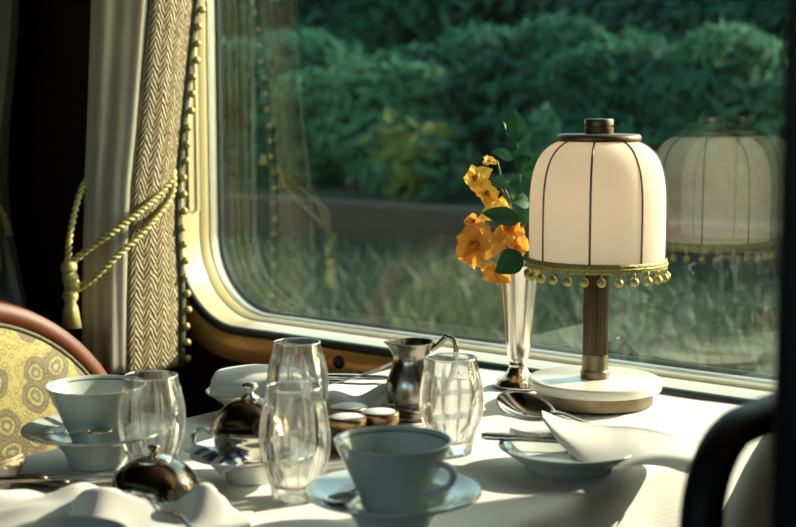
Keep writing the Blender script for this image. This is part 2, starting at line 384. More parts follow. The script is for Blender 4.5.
win = bpy.data.objects.new('window_1', None); C.objects.link(win); struct(win)
win['label'] = 'wide train window with rounded corners and deep cream frame'
YG = YW+.082
def gl(y, g, gz): return [(p[0], y, p[1]) for p in rrect(OX0+g, OX1-g, OZ0+gz, OZ1-g, OR-g*.4, 14)]
MB().ring_tube(ring(YW-.004, .002), (.0075, .009), 8).build('gasket', 'rubber', win)
MB().strip([gl(YW-.003, .004, .004), gl(YW+.006, .0045, .005), gl(YW+.04, .002, .008)]).build('reveal', 'cream_paint', win)
MB().strip([gl(YW+.04, .002, .008), gl(YW+.044, .005, .011), gl(YW+.062, .004, .0125)]).build('inner_frame', 'tan_paint', win)
MB().strip([gl(YW+.062, .003, .0105), gl(YW+.062, .006, .0135), gl(YW+.07, .008, .0155), gl(YW+.082, .008, .0155)]).build('glazing_bead', 'bead_grey', win)
MB().strip([gl(YG-.003, .008, .0155), gl(YG-.003, .013, .0195), gl(YG+.004, .014, .020)]).build('glazing_seal', 'rubber', win)
def pane(y):
    lp = gl(y, .004, .012); lb = gl(y+.004, .004, .012); n = len(lp); m = MB(); m.add(lp, [tuple(range(n))]); m
    return m.build('pane', 'pane', win, smooth=False)
pane(YW+.036); pane(YG+.002)
MB().strip([gl(YG+.004, .004, .012), gl(YG+.010, .004, .012)]).build('outer_frame', 'rubber', win)
# blind guide: a pale channel down the left side of the reveal
m = MB(); m.box((OX0+.004, YW+.012, .925), (OX0+.0085, YW+.018, 1.5)); m.box((OX0+.004, YW+.03, .925), (OX0+.0085, YW+.036, 1.5)); m.box((OX0+.003, YW+.012, .925), (OX0+.006, YW+.036, 1.5))
m.build('blind_guide', 'cream_paint', win, smooth=False)

# dark pillar close to the camera
p = struct(MB().box((-.2835, .650, 0), (-.17, .76, ZC)).build('trim_2', 'black_wood', smooth=False, bevel=.006)); p['label'] = 'dark pillar at the right edge of the view'

# ---------------------------------------------------------------- outside
def ground_fn(u, v):
    x = lerp(-45, 18, u); y = lerp(1.9, 60, v**2.2)
    if y < 4: z = lerp(-.9, .02, max(0, (y-2.0)/2))
    elif y < 7: z = .02+.03*math.sin(x*1.3+y)
    elif y < 9: z = lerp(.02, .35, (y-7)/2)
    else: z = .35+(y-9)*.06
    return (x, y, z+.04*math.sin(x*.9)*math.sin(y*1.1))
struct(MB().grid(ground_fn, 60, 60).build('ground', 'grass_ground'))
def blades(name, n, xr, yr, h, m, label):
    b = MB()
    for _ in range(n):
        y = random.uniform(*yr); xm = -.8*y; x = random.uniform(xm-xr*(y/5), xm+xr*(y/5)*.9); z = .02+.03*math.sin(x*1.3+y)+.04*math.sin(x*.9)*math.sin(y*1.1)-.02
        hh = h*random.uniform(.5, 1.2); a = random.uniform(0, TAU); wdt = random.uniform(.008, .016); ln = random.uniform(.2, .7)*hh; a2 = random.uniform(0, TAU)
        dx, dy = wdt*math.cos(a), wdt*math.sin(a); ex, ey = ln*math.cos(a2), ln*math.sin(a2)
        b.add([(x-dx, y-dy, z), (x+dx, y+dy, z), (x+dx*.7+ex*.4, y+dy*.7+ey*.4, z+hh*.6), (x-dx*.7+ex*.4, y-dy*.7+ey*.4, z+hh*.6), (x+ex, y+ey, z+hh)], [(0,1,2,3), (3,2,4)])
    o = b.build(name, m); tag(o, label, 'grass'); stuff(o)
blades('grass', 16000, 3.2, (3.6, 7.2), .22, 'grass', 'tall wild grass on the verge outside the window')
# low box added to make the dark band behind the verge
m = MB().box((-16, 7.35, -.1), (2, 7.6, .40)); k = m.build('dark_band', 'band_brown', smooth=False, bevel=.02); tag(k, 'low dark brown band added beyond the grass outside', 'wall')
def shrub(name, c, r, n, m, label, leaf=.10, seed=0):
    n = int(n*1.9) if n > 1000 else n; leaf = leaf*.68 if n > 1000 else leaf
    rnd = random.Random(seed); t = thing(name, label, 'shrub', (c[0], c[1], c[2]))
    b = MB()
    lobes = [(rnd.uniform(-.65,.65)*r[0], rnd.uniform(-.5,.5)*r[1], rnd.uniform(.35, 1.35)*r[2], rnd.uniform(.22,.45)) for _ in range(26)]
    for _ in range(n):
        lx, ly, lz, ls = rnd.choice(lobes)
        d = Vector((rnd.gauss(0,1), rnd.gauss(0,1), rnd.gauss(0,1))).normalized()*(rnd.uniform(.6,1)**.5)
        p = Vector((lx+d.x*r[0]*ls, ly+d.y*r[1]*ls, max(.03, lz+d.z*r[2]*ls)))
        nrm = (d+Vector((rnd.gauss(0,.5), rnd.gauss(0,.5), rnd.gauss(0,.5)+.35))).normalized()
        t1_ = nrm.orthogonal().normalized(); t1_ = Quaternion(nrm, rnd.uniform(0, TAU)) @ t1_; t2_ = nrm.cross(t1_)
        L = leaf*rnd.uniform(.6, 1.4); W = L*rnd.uniform(.28,.45)
        b.add([p-t1_*L, p+t2_*W-nrm*W*.3, p+t1_*L, p-t2_*W-nrm*W*.3], [(0,1,2), (0,2,3)])
    stuff(b.build('foliage', m, t, smooth=False))
    s = MB()
    for k in range(5):
        a = rnd.uniform(0, TAU); e = (math.cos(a)*r[0]*.45, math.sin(a)*r[1]*.45, r[2]*rnd.uniform(.7, 1.3))
        s.tube(smooth_path([(math.cos(a)*.06, math.sin(a)*.06, -.25), (e[0]*.4, e[1]*.4, e[2]*.5), e], 4), [.04-.0035*i for i in range(9)], 6)
    s.build('stem', 'bark', t)
    return t
SH = [
 ('leafy_shrub', (-10.6, 8.9, .3), (1.5,1.0,.72), 5200, 'foliage_teal', 'dark green shrub outside at the left edge of the window', .11),
 ('leafy_shrub', (-9.0, 9.4, .35), (1.4,1.0,.80), 5200, 'foliage_teal', 'blue-green shrub outside, between the curtain and the yellow-tipped one', .12),
 ('leafy_shrub', (-7.55, 9.0, .35), (1.3,.9,.66), 5200, 'foliage_light', 'pale green bushy shrub outside above the far glasses', .11),
 ('leafy_shrub', (-6.3, 9.5, .4), (1.3,1.0,.84), 5200, 'foliage_teal', 'blue-green shrub outside, left of the orange blossoms', .13),
 ('leafy_shrub', (-5.0, 9.1, .35), (1.2,.9,.70), 5200, 'foliage_teal', 'blue-green shrub outside behind the leafy sprig', .12),
 ('leafy_shrub', (-3.9, 9.3, .35), (1.15,.9,.80), 5200, 'foliage_light', 'pale green shrub outside behind the lamp shade', .12),
 ('leafy_shrub', (-2.7, 9.2, .35), (1.2,.9,.70), 5200, 'foliage_teal', 'blue-green shrub outside, right of the lamp', .12),
 ('leafy_shrub', (-1.4, 9.4, .35), (1.2,1.0,.82), 4200, 'foliage_teal', 'dark green shrub outside at the right edge of the window', .12),
]
for k, a in enumerate(SH): shrub(*a, seed=20+k)
TALL = [((-17.5, 13.5), 'tall dark tree outside, farthest to the left'), ((-14.3, 14.2), 'tall dark tree outside, second from the left'), ((-11.3, 13.8), 'tall dark tree outside above the far glasses'),
        ((-8.4, 14.0), 'tall dark tree outside above the pale middle shrub'), ((-5.7, 13.7), 'tall dark tree outside, left of the lamp top'), ((-3.0, 14.1), 'tall dark tree outside behind the lamp top'), ((-.4, 13.8), 'tall dark tree outside, farthest to the right')]
for k, ((x, y), lb) in enumerate(TALL):
    t = shrub('leafy_tree', (x, y, .55), (2.4,1.5,1.75), 7000, ('foliage_deep', 'foliage_dusk')[k % 2], lb, .17, 50+k); t['category'] = 'tree'
shrub('flowering_plant', (-2.95, 8.1, .3), (.32,.3,.45), 60, 'blossom_pale', 'pale flowering plant outside, right of the lamp top', .09, 77)['category'] = 'plant'
shrub('flowering_plant', (-6.35, 8.0, .3), (.3,.3,.42), 70, 'foliage_yellow', 'yellow-tipped plant outside above the far glasses', .12, 78)['category'] = 'plant'
shrub('flowering_plant', (-5.15, 8.0, .3), (.3,.3,.45), 60, 'foliage_light', 'plant with a big pale leaf outside, above the blossoms', .14, 79)['category'] = 'plant'

# ---------------------------------------------------------------- table and cloth
TX0, TX1, TY0, TY1 = -1.205, -.668, .50, 1.562
tb = thing('dining_table', 'dining table by the window under the white cloth', 'table', ((TX0+TX1)/2, (TY0+TY1)/2, 0))
hx, hy = (TX1-TX0)/2-.012, (TY1-TY0)/2-.008
MB().box((-hx, -hy, TZ-.03), (hx, hy, TZ-.006)).build('table_top', 'mahogany', tb, smooth=False, bevel=.003)
for sx in (-1, 1):
    for sy in (-1, 1):
        MB().tube([(sx*(hx-.05), sy*(hy-.05), 0), (sx*(hx-.05), sy*(hy-.05), TZ-.03)], .02, 12).build('leg', 'mahogany', tb)
def bend(s, lo, hi, r=.014):      # distance along the cloth -> (position, drop)
    def side(o):
        if o < 0: return 0, 0
        a = o/r
        return (r*math.sin(a), r*(1-math.cos(a))) if a < PI/2 else (r, r+o-r*PI/2)
    if s > hi-r: p, d = side(s-(hi-r)); return hi-r+p, d
    if s < lo+r: p, d = side(lo+r-s); return lo+r-p, d
    return s, 0
def cloth_pt(u, v):
    HANG = .27
    sx = lerp(TX0-HANG, TX1+HANG, u); sy = lerp(TY0-HANG, TY1, v)
    x, dx = bend(sx, TX0, TX1); y, dy = bend(sy, TY0, TY1+1)
    dr = max(dx, dy); z = TZ-dr
    if dr < .001:
        z += .0012*math.sin(x*31+y*17)*math.sin(y*23-x*9)*0.5
    wv = .004*min(1, dr/.12)*math.sin((y if dx > dy else x)*24)+.0015*min(1, dr/.12)*math.sin((y if dx > dy else x)*53+1)
    if dx > dy: x += wv*(1 if sx > 0 or x > -1 else -1)
    elif dy > 0: y -= wv
    return (x, y, z)
cm = MB().grid(cloth_pt, 220, 260)
tag(cm.build('tablecloth', 'tablecloth'), 'white damask tablecloth draped over the dining table', 'tablecloth')

# ---------------------------------------------------------------- chairs
# left chair: oval upholstered back with a wooden rim
lc = thing('upholstered_chair', 'wooden chair with oval back in yellow patterned fabric', 'chair', (-1.42, 1.05, 0))
def oval(rx, rz, xo=0, n=72): return [(-.18+xo-.10*((.565+rz*math.sin(TAU*k/n))-.80), rx*math.cos(TAU*k/n), .565+rz*math.sin(TAU*k/n)) for k in range(n)]
def oval_cut(rx, rz, xo): return [(p[0], p[1], max(p[2], .40)) for p in oval(rx, rz, xo)]
MB().strip([oval_cut(.300,.280,0), oval_cut(.304,.284,-.018), oval_cut(.298,.278,-.036), oval_cut(.27,.25,-.036), oval_cut(.269,.249,-.004), oval_cut(.275,.255,.006), oval_cut(.29,.27,.007), oval_cut(.300,.280,0)]).build('back_frame', 'chair_wood', lc)
MB().strip([oval_cut(.272,.252,.004), oval_cut(.262,.242,.012), oval_cut(.23,.21,.02), oval_cut(.15,.14,.027), oval_cut(.06,.05,.03), oval_cut(.001,.001,.03)]).build('back_upholstery', 'paisley', lc)
MB().strip([oval_cut(.272,.252,-.03), oval_cut(.15,.14,-.034), oval_cut(.001,.001,-.035)]).build('back_panel', 'paisley', lc)
MB().ring_tube(oval_cut(.270,.250,.006), .004, 6).build('piping', 'dark_braid', lc)
def seat_fn(r, z): return [(-.005+.185*r*math.copysign(abs(math.cos(TAU*k/40))**.6, math.cos(TAU*k/40)), .235*r*math.copysign(abs(math.sin(TAU*k/40))**.6, math.sin(TAU*k/40)), z) for k in range(40)]
MB().strip([seat_fn(1, .41), seat_fn(1.0, .43), seat_fn(.95, .455), seat_fn(.6, .468), seat_fn(.01, .47)]).build('seat', 'paisley', lc)
MB().strip([seat_fn(.98, .36), seat_fn(1.01, .37), seat_fn(1.01, .41), seat_fn(.9, .412)]).build('seat_rail', 'chair_wood', lc)
for sx, sy in ((.15,.2), (.15,-.2), (-.16,.2), (-.16,-.2)):
    MB().tube(smooth_path([(sx, sy, .37), (sx*1.05, sy*1.02, .2), (sx*1.1, sy*1.05, 0)], 4), [.022-.0012*i for i in range(9)], 10).build('leg', 'chair_wood', lc)
# right chair: open rounded back, black
rc = thing('open_back_chair', 'black chair with an open rounded back, close to the camera', 'chair', (-.60, 1.0, 0))
def rr3(y0, y1, z0, z1, r, x): return [(x-.06*(z-.9), y, z) for y, z in rrect(y0, y1, z0, z1, r, 10)]
MB().ring_tube(rr3(-.223, .226, .40, .897, .062, .215), (.0125, .014), 12).build('back_frame', 'black_wood', rc)
MB().tube([(.235, -.226, .52), (.235, .226, .52)], (.012), 10).build('back_rail', 'black_wood', rc)
MB().box((-.17, -.215, .40), (.235, .215, .425)).build('seat_frame', 'black_wood', rc, bevel=.01)
MB().strip([[(p[0]*1.0+.03, p[1]*.9, z) for p in seat_fn(s, 0)] for s, z in ((1,.425), (1.03,.44), (.95,.46), (.5,.466), (.01,.466))]).build('seat', 'dark_braid', rc)
for sx, sy in ((-.14,.19), (-.14,-.19), (.22,.2), (.22,-.2)):
    MB().tube([(sx, sy, .41), (sx*1.05, sy*1.03, 0)], [.018, .012], 10).build('leg', 'black_wood', rc)

# ---------------------------------------------------------------- curtains
def cord(m, pts, r, pitch, n=2, seg=7):
    P = smooth_path(pts, 14); N = len(P); d = 0; prev = None
    strands = [[] for _ in range(n)]
    for i, p in enumerate(P):
        if i: d += (p-P[i-1]).length
        t = (P[min(i+1, N-1)]-P[max(i-1, 0)]).normalized(); u = prev or Vector((0,1,.1)); u = (u-t*u.dot(t)).normalized(); prev = u; w_ = t.cross(u)
        for k in range(n):
            a = TAU*d/pitch+TAU*k/n; strands[k].append(p+(u*math.cos(a)+w_*math.sin(a))*r*.62)
    for s in strands: m.tube(s, r*.62, seg)
    return m
def dense(pts, k): return smooth_path(pts, k)
CUR_TOP, CUR_BOT = 1.95, .69
# control columns: z -> (x, y) of left edge, seam between plain and brocade, right edge; the curtain stands out from the wall
CZ_ = [1.95, 1.27, 1.06, .98, .90, .80, .69]
CL = [(-1.69,1.46), (-1.715,1.397), (-1.715,1.382), (-1.715,1.375), (-1.715,1.370), (-1.715,1.365), (-1.715,1.361)]
CS = [(-1.62,1.50), (-1.66,1.460), (-1.66,1.430), (-1.66,1.416), (-1.66,1.408), (-1.66,1.402), (-1.66,1.398)]
CR = [(-1.62,1.55), (-1.65,1.541), (-1.655,1.508), (-1.658,1.498), (-1.66,1.496), (-1.66,1.502), (-1.66,1.499)]
def interp(tab, z):
    for i in range(len(CZ_)-1):
        if z >= CZ_[i+1]-1e-9:
            t = (CZ_[i]-z)/(CZ_[i]-CZ_[i+1]); t = max(0, min(1, t)); return Vector(tab[i]).lerp(Vector(tab[i+1]), t)
    return Vector(tab[-1])
cu = thing('curtain', 'cream curtain with brocade border tied back beside the window', 'curtain', (-1.67, 1.43, 0))
def cpos(x, y, z): return (x+1.67, y-1.43, z)
def plain(u, v):
    z = lerp(CUR_TOP, CUR_BOT, v); p = interp(CL, z).lerp(interp(CS, z), u)
    o = .007*math.sin(u*8.5+.4+.5*math.sin(z*3))+.003*math.sin(u*19+z*2)
    b_ = .017*math.sin(PI*u); return cpos(p.x+o*.6+b_*.65, p.y-o*.6-b_*.76, z)
MB().grid(plain, 60, 80).build('plain_panel', 'curtain', cu, solid=.002)
def broc(u, v):
    z = lerp(CUR_TOP, CUR_BOT-.004, v); p = interp(CS, z).lerp(interp(CR, z), u)
    return cpos(p.x+.006+.008*math.sin(PI*u)+.003*math.sin(z*6+u*3), p.y, z)
bm_ = MB().grid(broc, 16, 120); bm_.uv = [(i/16*.11, j/120*1.26) for i in range(17) for j in range(121)]
bro = bm_.build('brocade_border', 'brocade', cu, solid=.003)
MB().tube([broc(0, k/60) for k in range(61)], .0022, 6).build('seam_piping', 'cord', bro)
fr = MB().tube([Vector(broc(1, k/80))+Vector((.001, .005, 0)) for k in range(81)], .0075, 8).build('edge_braid', 'dark_braid', cu)
pm = MB().ball((0,0,0), .0062, 12, 8).mesh('pompom', 'pompom')
zz = 1.36; k = 0
while zz > .70:
    v = (CUR_TOP-zz)/(CUR_TOP-CUR_BOT); p = Vector(broc(1, v))+Vector((.009, .011+.002*math.sin(k*2.1), -.004))
    share('pompom', pm, fr, p, (0,0,k*1.3)); zz -= .0262; k += 1
tk = thing('curtain_tieback', 'twisted gold cord tied round the cream curtain', 'tieback', (-1.66, 1.40, .85))
def tp(pts): return [(x+1.66, y-1.40, z-.85) for x, y, z in pts]
cord(MB(), tp([(-1.672,1.507,1.012), (-1.652,1.4957,1.0021), (-1.642,1.4802,.9793), (-1.638,1.4208,.9424), (-1.646,1.3703,.9119), (-1.666,1.3424,.8888), (-1.685,1.3216,.8668)]), .0050, .020).build('upper_cord', 'cord', tk)
cord(MB(), tp([(-1.672,1.511,1.004), (-1.650,1.4958,.9959), (-1.638,1.4781,.9577), (-1.634,1.4225,.9118), (-1.641,1.3648,.8703), (-1.662,1.3376,.8396), (-1.685,1.3276,.8238)]), .0050, .020).build('lower_cord', 'cord', tk)
cord(MB(), tp([(-1.73,1.42,1.01), (-1.705,1.36,.975), (-1.698,1.3309,.9128), (-1.69,1.3183,.8727), (-1.69,1.3132,.8324)]), .0048, .020).build('wall_cord', 'cord', tk)
kn = MB()
for q, c_ in enumerate(tp([(-1.685,1.3157,.8583), (-1.683,1.3155,.8434), (-1.682,1.3181,.8326)])): kn.ball(c_, .0125, 12, 8)
kn.build('knot', 'cord', tk)
ts = MB().lathe([(.0001,.0), (.010,-.004), (.012,-.014), (.008,-.022), (.011,-.03), (.0155,-.06), (.0001,-.061)], 24, mod=lambda r, z, a: r*(1+.06*math.sin(a*12)) if z < -.02 else r)
ts.xf(Matrix.Translation(tp([(-1.684,1.316,.828)])[0])).build('tassel', 'cord', tk)
# second curtain farther along the wall
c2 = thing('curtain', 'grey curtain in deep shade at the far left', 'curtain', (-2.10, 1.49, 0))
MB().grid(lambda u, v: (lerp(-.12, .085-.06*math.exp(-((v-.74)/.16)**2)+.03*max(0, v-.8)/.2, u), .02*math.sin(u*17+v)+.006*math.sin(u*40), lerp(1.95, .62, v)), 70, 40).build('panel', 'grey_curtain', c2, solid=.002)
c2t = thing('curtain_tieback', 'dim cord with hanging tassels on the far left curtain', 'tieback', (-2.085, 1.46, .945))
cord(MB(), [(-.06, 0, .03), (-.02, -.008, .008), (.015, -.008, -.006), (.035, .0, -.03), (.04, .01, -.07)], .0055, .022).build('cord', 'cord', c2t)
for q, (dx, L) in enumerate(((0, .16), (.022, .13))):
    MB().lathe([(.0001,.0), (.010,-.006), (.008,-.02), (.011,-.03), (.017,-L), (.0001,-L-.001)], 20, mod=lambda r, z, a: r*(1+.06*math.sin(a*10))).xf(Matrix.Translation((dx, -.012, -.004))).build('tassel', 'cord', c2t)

# ---------------------------------------------------------------- lamp
lp = thing('table_lamp', 'table lamp with ribbed cream shade, fluted bronze column and marble disc', 'lamp', (-.8638, 1.4686-.006, TZ+.001), YAW)
MB().lathe([(.0001,0), (.069,0), (.071,.002), (.071,.0168), (.069,.018), (.0001,.018)], 72).build('base_ring', 'bronze', lp, sharp=40)
MB().lathe([(.0001,.018), (.0785,.018), (.0805,.0188), (.081,.0205), (.081,.0280), (.0805,.0297), (.0788,.0305), (.0001,.0305)], 96).build('marble_disc', 'marble', lp)
MB().lathe([(.0001,.0305), (.0175,.0305), (.0178,.0325), (.0178,.0395), (.0165,.041), (.016,.041), (.016,.06)], 48).build('column_collar', 'bronze', lp, sharp=40)
MB().lathe([(.0155,.039), (.0155,.20)], 120, mod=lambda r, z, a: r-.0011*(.5+.5*math.cos(a*24))).build('fluted_column', 'column_bronze', lp)
SHP = [(.0815,.172), (.0820,.185), (.0822,.215), (.0820,.245), (.0808,.265), (.0775,.283), (.0715,.298), (.063,.3085), (.053,.3155), (.046,.318)]
SHP = [(p.x, p.y) for p in smooth_path([(a, b, 0) for a, b in SHP], 4)]
def panel(u, v):
    j = v*(len(SHP)-1); i = min(int(j), len(SHP)-2); r = lerp(SHP[i][0], SHP[i+1][0], j-i); z = lerp(SHP[i][1], SHP[i+1][1], j-i)
    a = math.radians(-22.5+45*u); r *= 1-.012*abs(2*u-1)**2
    return (r*math.cos(a), r*math.sin(a), z)
pme = MB().grid(panel, 12, len(SHP)-1).mesh('shade_panel', 'shade_fabric')
rme = MB().tube([(r*.99, 0, z) for r, z in SHP], .0013, 6).mesh('shade_rib', 'rib_metal')
for k in range(8):
    share('shade_panel', pme, lp, rot=(0,0,math.radians(-90-14+22.5+45*k)))
    share('shade_rib', rme, lp, rot=(0,0,math.radians(-90-14+45*k)))
MB().lathe([(.0001,.318), (.050,.318), (.0505,.320), (.0505,.324), (.048,.3265), (.017,.3275)], 64).build('cap', 'cap_bronze', lp, sharp=50)
MB().lathe([(.017,.327), (.0175,.328), (.0175,.3345), (.0155,.3352), (.0155,.3362), (.0175,.337), (.0175,.343), (.0165,.3445), (.0001,.345)], 40).build('finial', 'cap_bronze', lp, sharp=50)
br = MB().lathe([(.0822,.1665), (.0836,.167), (.0842,.170), (.0836,.1725), (.0842,.175), (.0836,.178), (.082,.1785)], 96).build('braid', 'braid', lp)
MB().ring_tube([(.0843*math.cos(TAU*k/90), .0843*math.sin(TAU*k/90), .1722+.0006*(k % 2)) for k in range(90)], .001, 6).build('braid_bead', 'pompom', br)
pm2 = MB().ball((0,0,0), .0054, 14, 10).tube([(0,0,.004), (0,0,.0115)], .0012, 6).mesh('pompom', 'pompom')
for k in range(26):
    a = TAU*k/26+.05; share('pompom', pm2, br, (.083*math.cos(a), .083*math.sin(a), .1575), (0,0,a))
MB().tube([(0,0,.20), (0,0,.225)], .009, 14).build('bulb_socket', 'dark_bronze', lp)
bulb = MB().ball((0,0,.245), .022, 16, 10); bm2, bnt, bp2 = base_mat('lit_bulb'); bp2.inputs['Emission Color'].default_value = (1,.62,.3,1); bp2.inputs['Emission Strength'].default_value = 3; bp2.inputs['Base Color'].default_value = (1,.9,.8,1)
bulb.build('bulb', bm2, lp)

# ---------------------------------------------------------------- vase, flowers
VX, VY = -.9899, 1.4834
vz_ = thing('bud_vase', 'tall silver trumpet vase beside the lamp', 'vase', (VX, VY, TZ+.001), YAW)
VP = [(.0001,0), (.030,0), (.0315,.002), (.0312,.004), (.029,.0055), (.0285,.008), (.022,.012), (.0145,.0195), (.0112,.026)]
MB().lathe(VP, 56).build('foot', 'silver', vz_)
MB().lathe([(.0112,.026), (.0135,.028), (.0112,.031), (.0105,.034), (.0118,.036)], 40).build('stem_ring', 'silver', vz_)
MB().lathe([(.0118,.036), (.0142,.039), (.0160,.06), (.0185,.09), (.0215,.12), (.0250,.148), (.0272,.158), (.0276,.1592), (.0266,.1585), (.024,.147), (.0205,.12), (.0001,.05)], 56, mod=lambda r, z, a: r*(1+.012*math.cos(a*10))).build('body', 'satin_silver', vz_)
def petal_mesh(name, m, L, W, curl, ruff, seed, point=.25):
    rnd = random.Random(seed); ph = rnd.uniform(0, 6); tw = rnd.uniform(-.5, .5)
    def fn(u, v):
        t = u; w_ = W*(.14*(1-t)+math.sin(PI*min(1, t**1.15*.93+.02))**.75)*(1-point*t*t*.5); s = (v-.5)*2
        y = L*t*(1-.10*s*s*t); x = s*w_
        z = curl*L*t*t+.35*W*s*s*(1-.6*t)+ruff*math.sin(s*4.5+t*7+ph)*abs(s)*t+tw*W*s*t*.5
        return (x, y, z)
    return MB().grid(fn, 12, 10).mesh(name, m)
def frame(nrm, roll):
    n = Vector(nrm).normalized(); q = n.to_track_quat('Z', 'Y'); return q @ Quaternion((0,0,1), roll)
def blossom(parent, m, pos, nrm, roll, size, seed, n=6):
    rnd = random.Random(seed); q = frame(nrm, roll)
    core = MB().lathe([(.0001,-.005), (.0025,-.003), (.0035,.003), (.0026,.007), (.0001,.008)], 12, mod=lambda r, z, a: r*(1+.3*math.cos(3*a)))
    b = core.build('blossom', 'flower_heart', parent); b.location = pos; b.rotation_mode = 'QUATERNION'; b.rotation_quaternion = q; b.scale = (size/.02,)*3
    for k in range(n):
        inner = k % 2
        me = petal_mesh('petal', m, .0205*rnd.uniform(.8,1.1)*(.8 if inner else 1), .0098*rnd.uniform(.8,1.15)*(1.1 if inner else .9), rnd.uniform(-.5,.15), .003, seed*10+k)
        o = share('petal', me, b, (0,0,.0015*inner), (0,0,0)); o.rotation_mode = 'QUATERNION'
        o.rotation_quaternion = Quaternion((0,0,1), TAU*k/n+rnd.uniform(-.25,.25)) @ Quaternion((1,0,0), math.radians(rnd.uniform(28, 55) if inner else rnd.uniform(-5, 22)))
    return b
# local axes of the vase frame: x right, y away, z up, measured from the table
oo = thing('orange_orchid', 'spray of orange blossoms hanging low over the vase', 'flower', (VX, VY, TZ+.05), YAW)
def sp(m, pts, r): return m.tube(smooth_path([(x, y, z-.05) for x, y, z in pts], 6), r, 7)
sp(MB(), [(0,0,.055), (-.006,-.004,.15), (-.018,-.008,.20), (-.035,-.014,.195), (-.05,-.018,.185)], .0016).build('stem', 'stem', oo)
for q, (p, n_, rl, s_) in enumerate([((-.056,-.024,.186), (-.45,-.9,.15), .3, .035), ((-.030,-.030,.158), (.05,-.85,-.45), 1.0, .027), ((-.016,-.022,.206), (.3,-.9,.3), 2.0, .024), ((-.008,-.024,.184), (.5,-.85,0), .5, .023), ((-.058,-.012,.214), (-.5,-.6,.6), .9, .015)]):
    blossom(oo, 'orange_petal', (p[0], p[1], p[2]-.05), n_, rl, s_, 100+q)
yo = thing('yellow_orchid', 'spray of yellow blossoms arching above the orange ones', 'flower', (VX, VY, TZ+.05), YAW)
sp(MB(), [(.002,.004,.055), (-.002,.004,.17), (-.012,.0,.235), (-.022,-.004,.262), (-.03,-.006,.292)], .0014).build('stem', 'stem', yo)
sp(MB(), [(-.014,.0,.24), (-.03,-.004,.262), (-.05,-.008,.268)], .0012).build('stem', 'stem', yo)
for q, (p, n_, rl, s_) in enumerate([((-.056,-.012,.270), (-.5,-.85,.1), .5, .022), ((-.043,-.016,.252), (.0,-1,-.2), 1.3, .021), ((-.032,-.018,.232), (.3,-.85,-.3), 2.2, .022), ((-.040,-.008,.290), (-.1,-.6,.8), .1, .012)]):
    blossom(yo, 'yellow_petal', (p[0], p[1], p[2]-.05), n_, rl, s_, 200+q, 5)
lf = thing('leaf_sprig', 'upright sprig of glossy dark green leaves in the silver vase', 'plant', (VX, VY, TZ+.05), YAW)
sp(MB(), [(.004,.002,.055), (.0045,-.002,.15), (.0045,-.004,.20), (.001,-.004,.25), (-.003,-.002,.30), (-.005,0,.318)], .0015).build('stem', 'stem', lf)
def leaf_mesh(L, W, curl, fold, m='leaf'):
    return MB().grid(lambda u, v: ((v-.5)*2*W*math.sin(PI*min(1, u**.85))**.85*(1-.2*u), L*u, curl*L*math.sin(PI*u*.9)+fold*abs(v-.5)*2*W*math.sin(PI*u)), 10, 6).mesh('leaf', m)
# base (right, up), tip (right, up), depth, half width, sideways tilt; metres in the vase frame
for k, (bx, bz, tx, tz, dy, W, tilt, m_) in enumerate([
    (-.005,.314,-.011,.356,-.004,.0105,.15,'leaf'), (-.003,.314,.012,.337,.004,.008,-.5,'leaf'), (-.006,.316,-.022,.340,.002,.008,.6,'leaf_pale'), (-.003,.288,.009,.313,.002,.009,-.4,'leaf'),
    (-.010,.294,-.038,.303,-.008,.0062,.5,'leaf_pale'), (-.012,.264,-.040,.263,-.010,.0075,.4,'leaf_pale'), (.002,.244,-.014,.264,-.010,.010,.3,'leaf'), (.011,.238,-.012,.241,-.014,.009,.7,'leaf_pale'),
    (-.004,.218,-.050,.229,-.046,.0095,.35,'leaf'), (-.002,.180,-.034,.158,-.058,.0125,.1,'leaf'), (.003,.285,.026,.298,.004,.008,.3,'leaf'), (.008,.27,.020,.286,.0,.008,-.3,'leaf'), (.006,.21,.004,.236,-.008,.008,-.4,'leaf'), (.008,.165,.012,.20,-.006,.010,.2,'leaf'), (.002,.30,.0,.276,-.008,.007,-.5,'leaf')]):
    d = Vector((tx-bx, -.006, tz-bz)); L = d.length; d.normalize(); n = Vector((tilt*.6, -1, tilt)); n = (n-d*n.dot(d)).normalized(); x_ = d.cross(n)
    o = bpy.data.objects.new('leaf', leaf_mesh(L*1.06, W*1.4, .10, .3, m_)); C.objects.link(o); o.parent = lf
    o.matrix_local = Matrix.Translation((bx, dy, bz-.05)) @ Matrix((x_, d, n)).transposed().to_4x4()
for p0, p1 in (((-.014,-.006,.10), (-.012,-.010,.262)), ((.010,.0,.12), (.016,-.004,.232))):
    sp(MB(), [p0, ((p0[0]+p1[0])/2-.003, p0[1], (p0[2]+p1[2])/2), p1], .0011).build('twig', 'stem', lf)

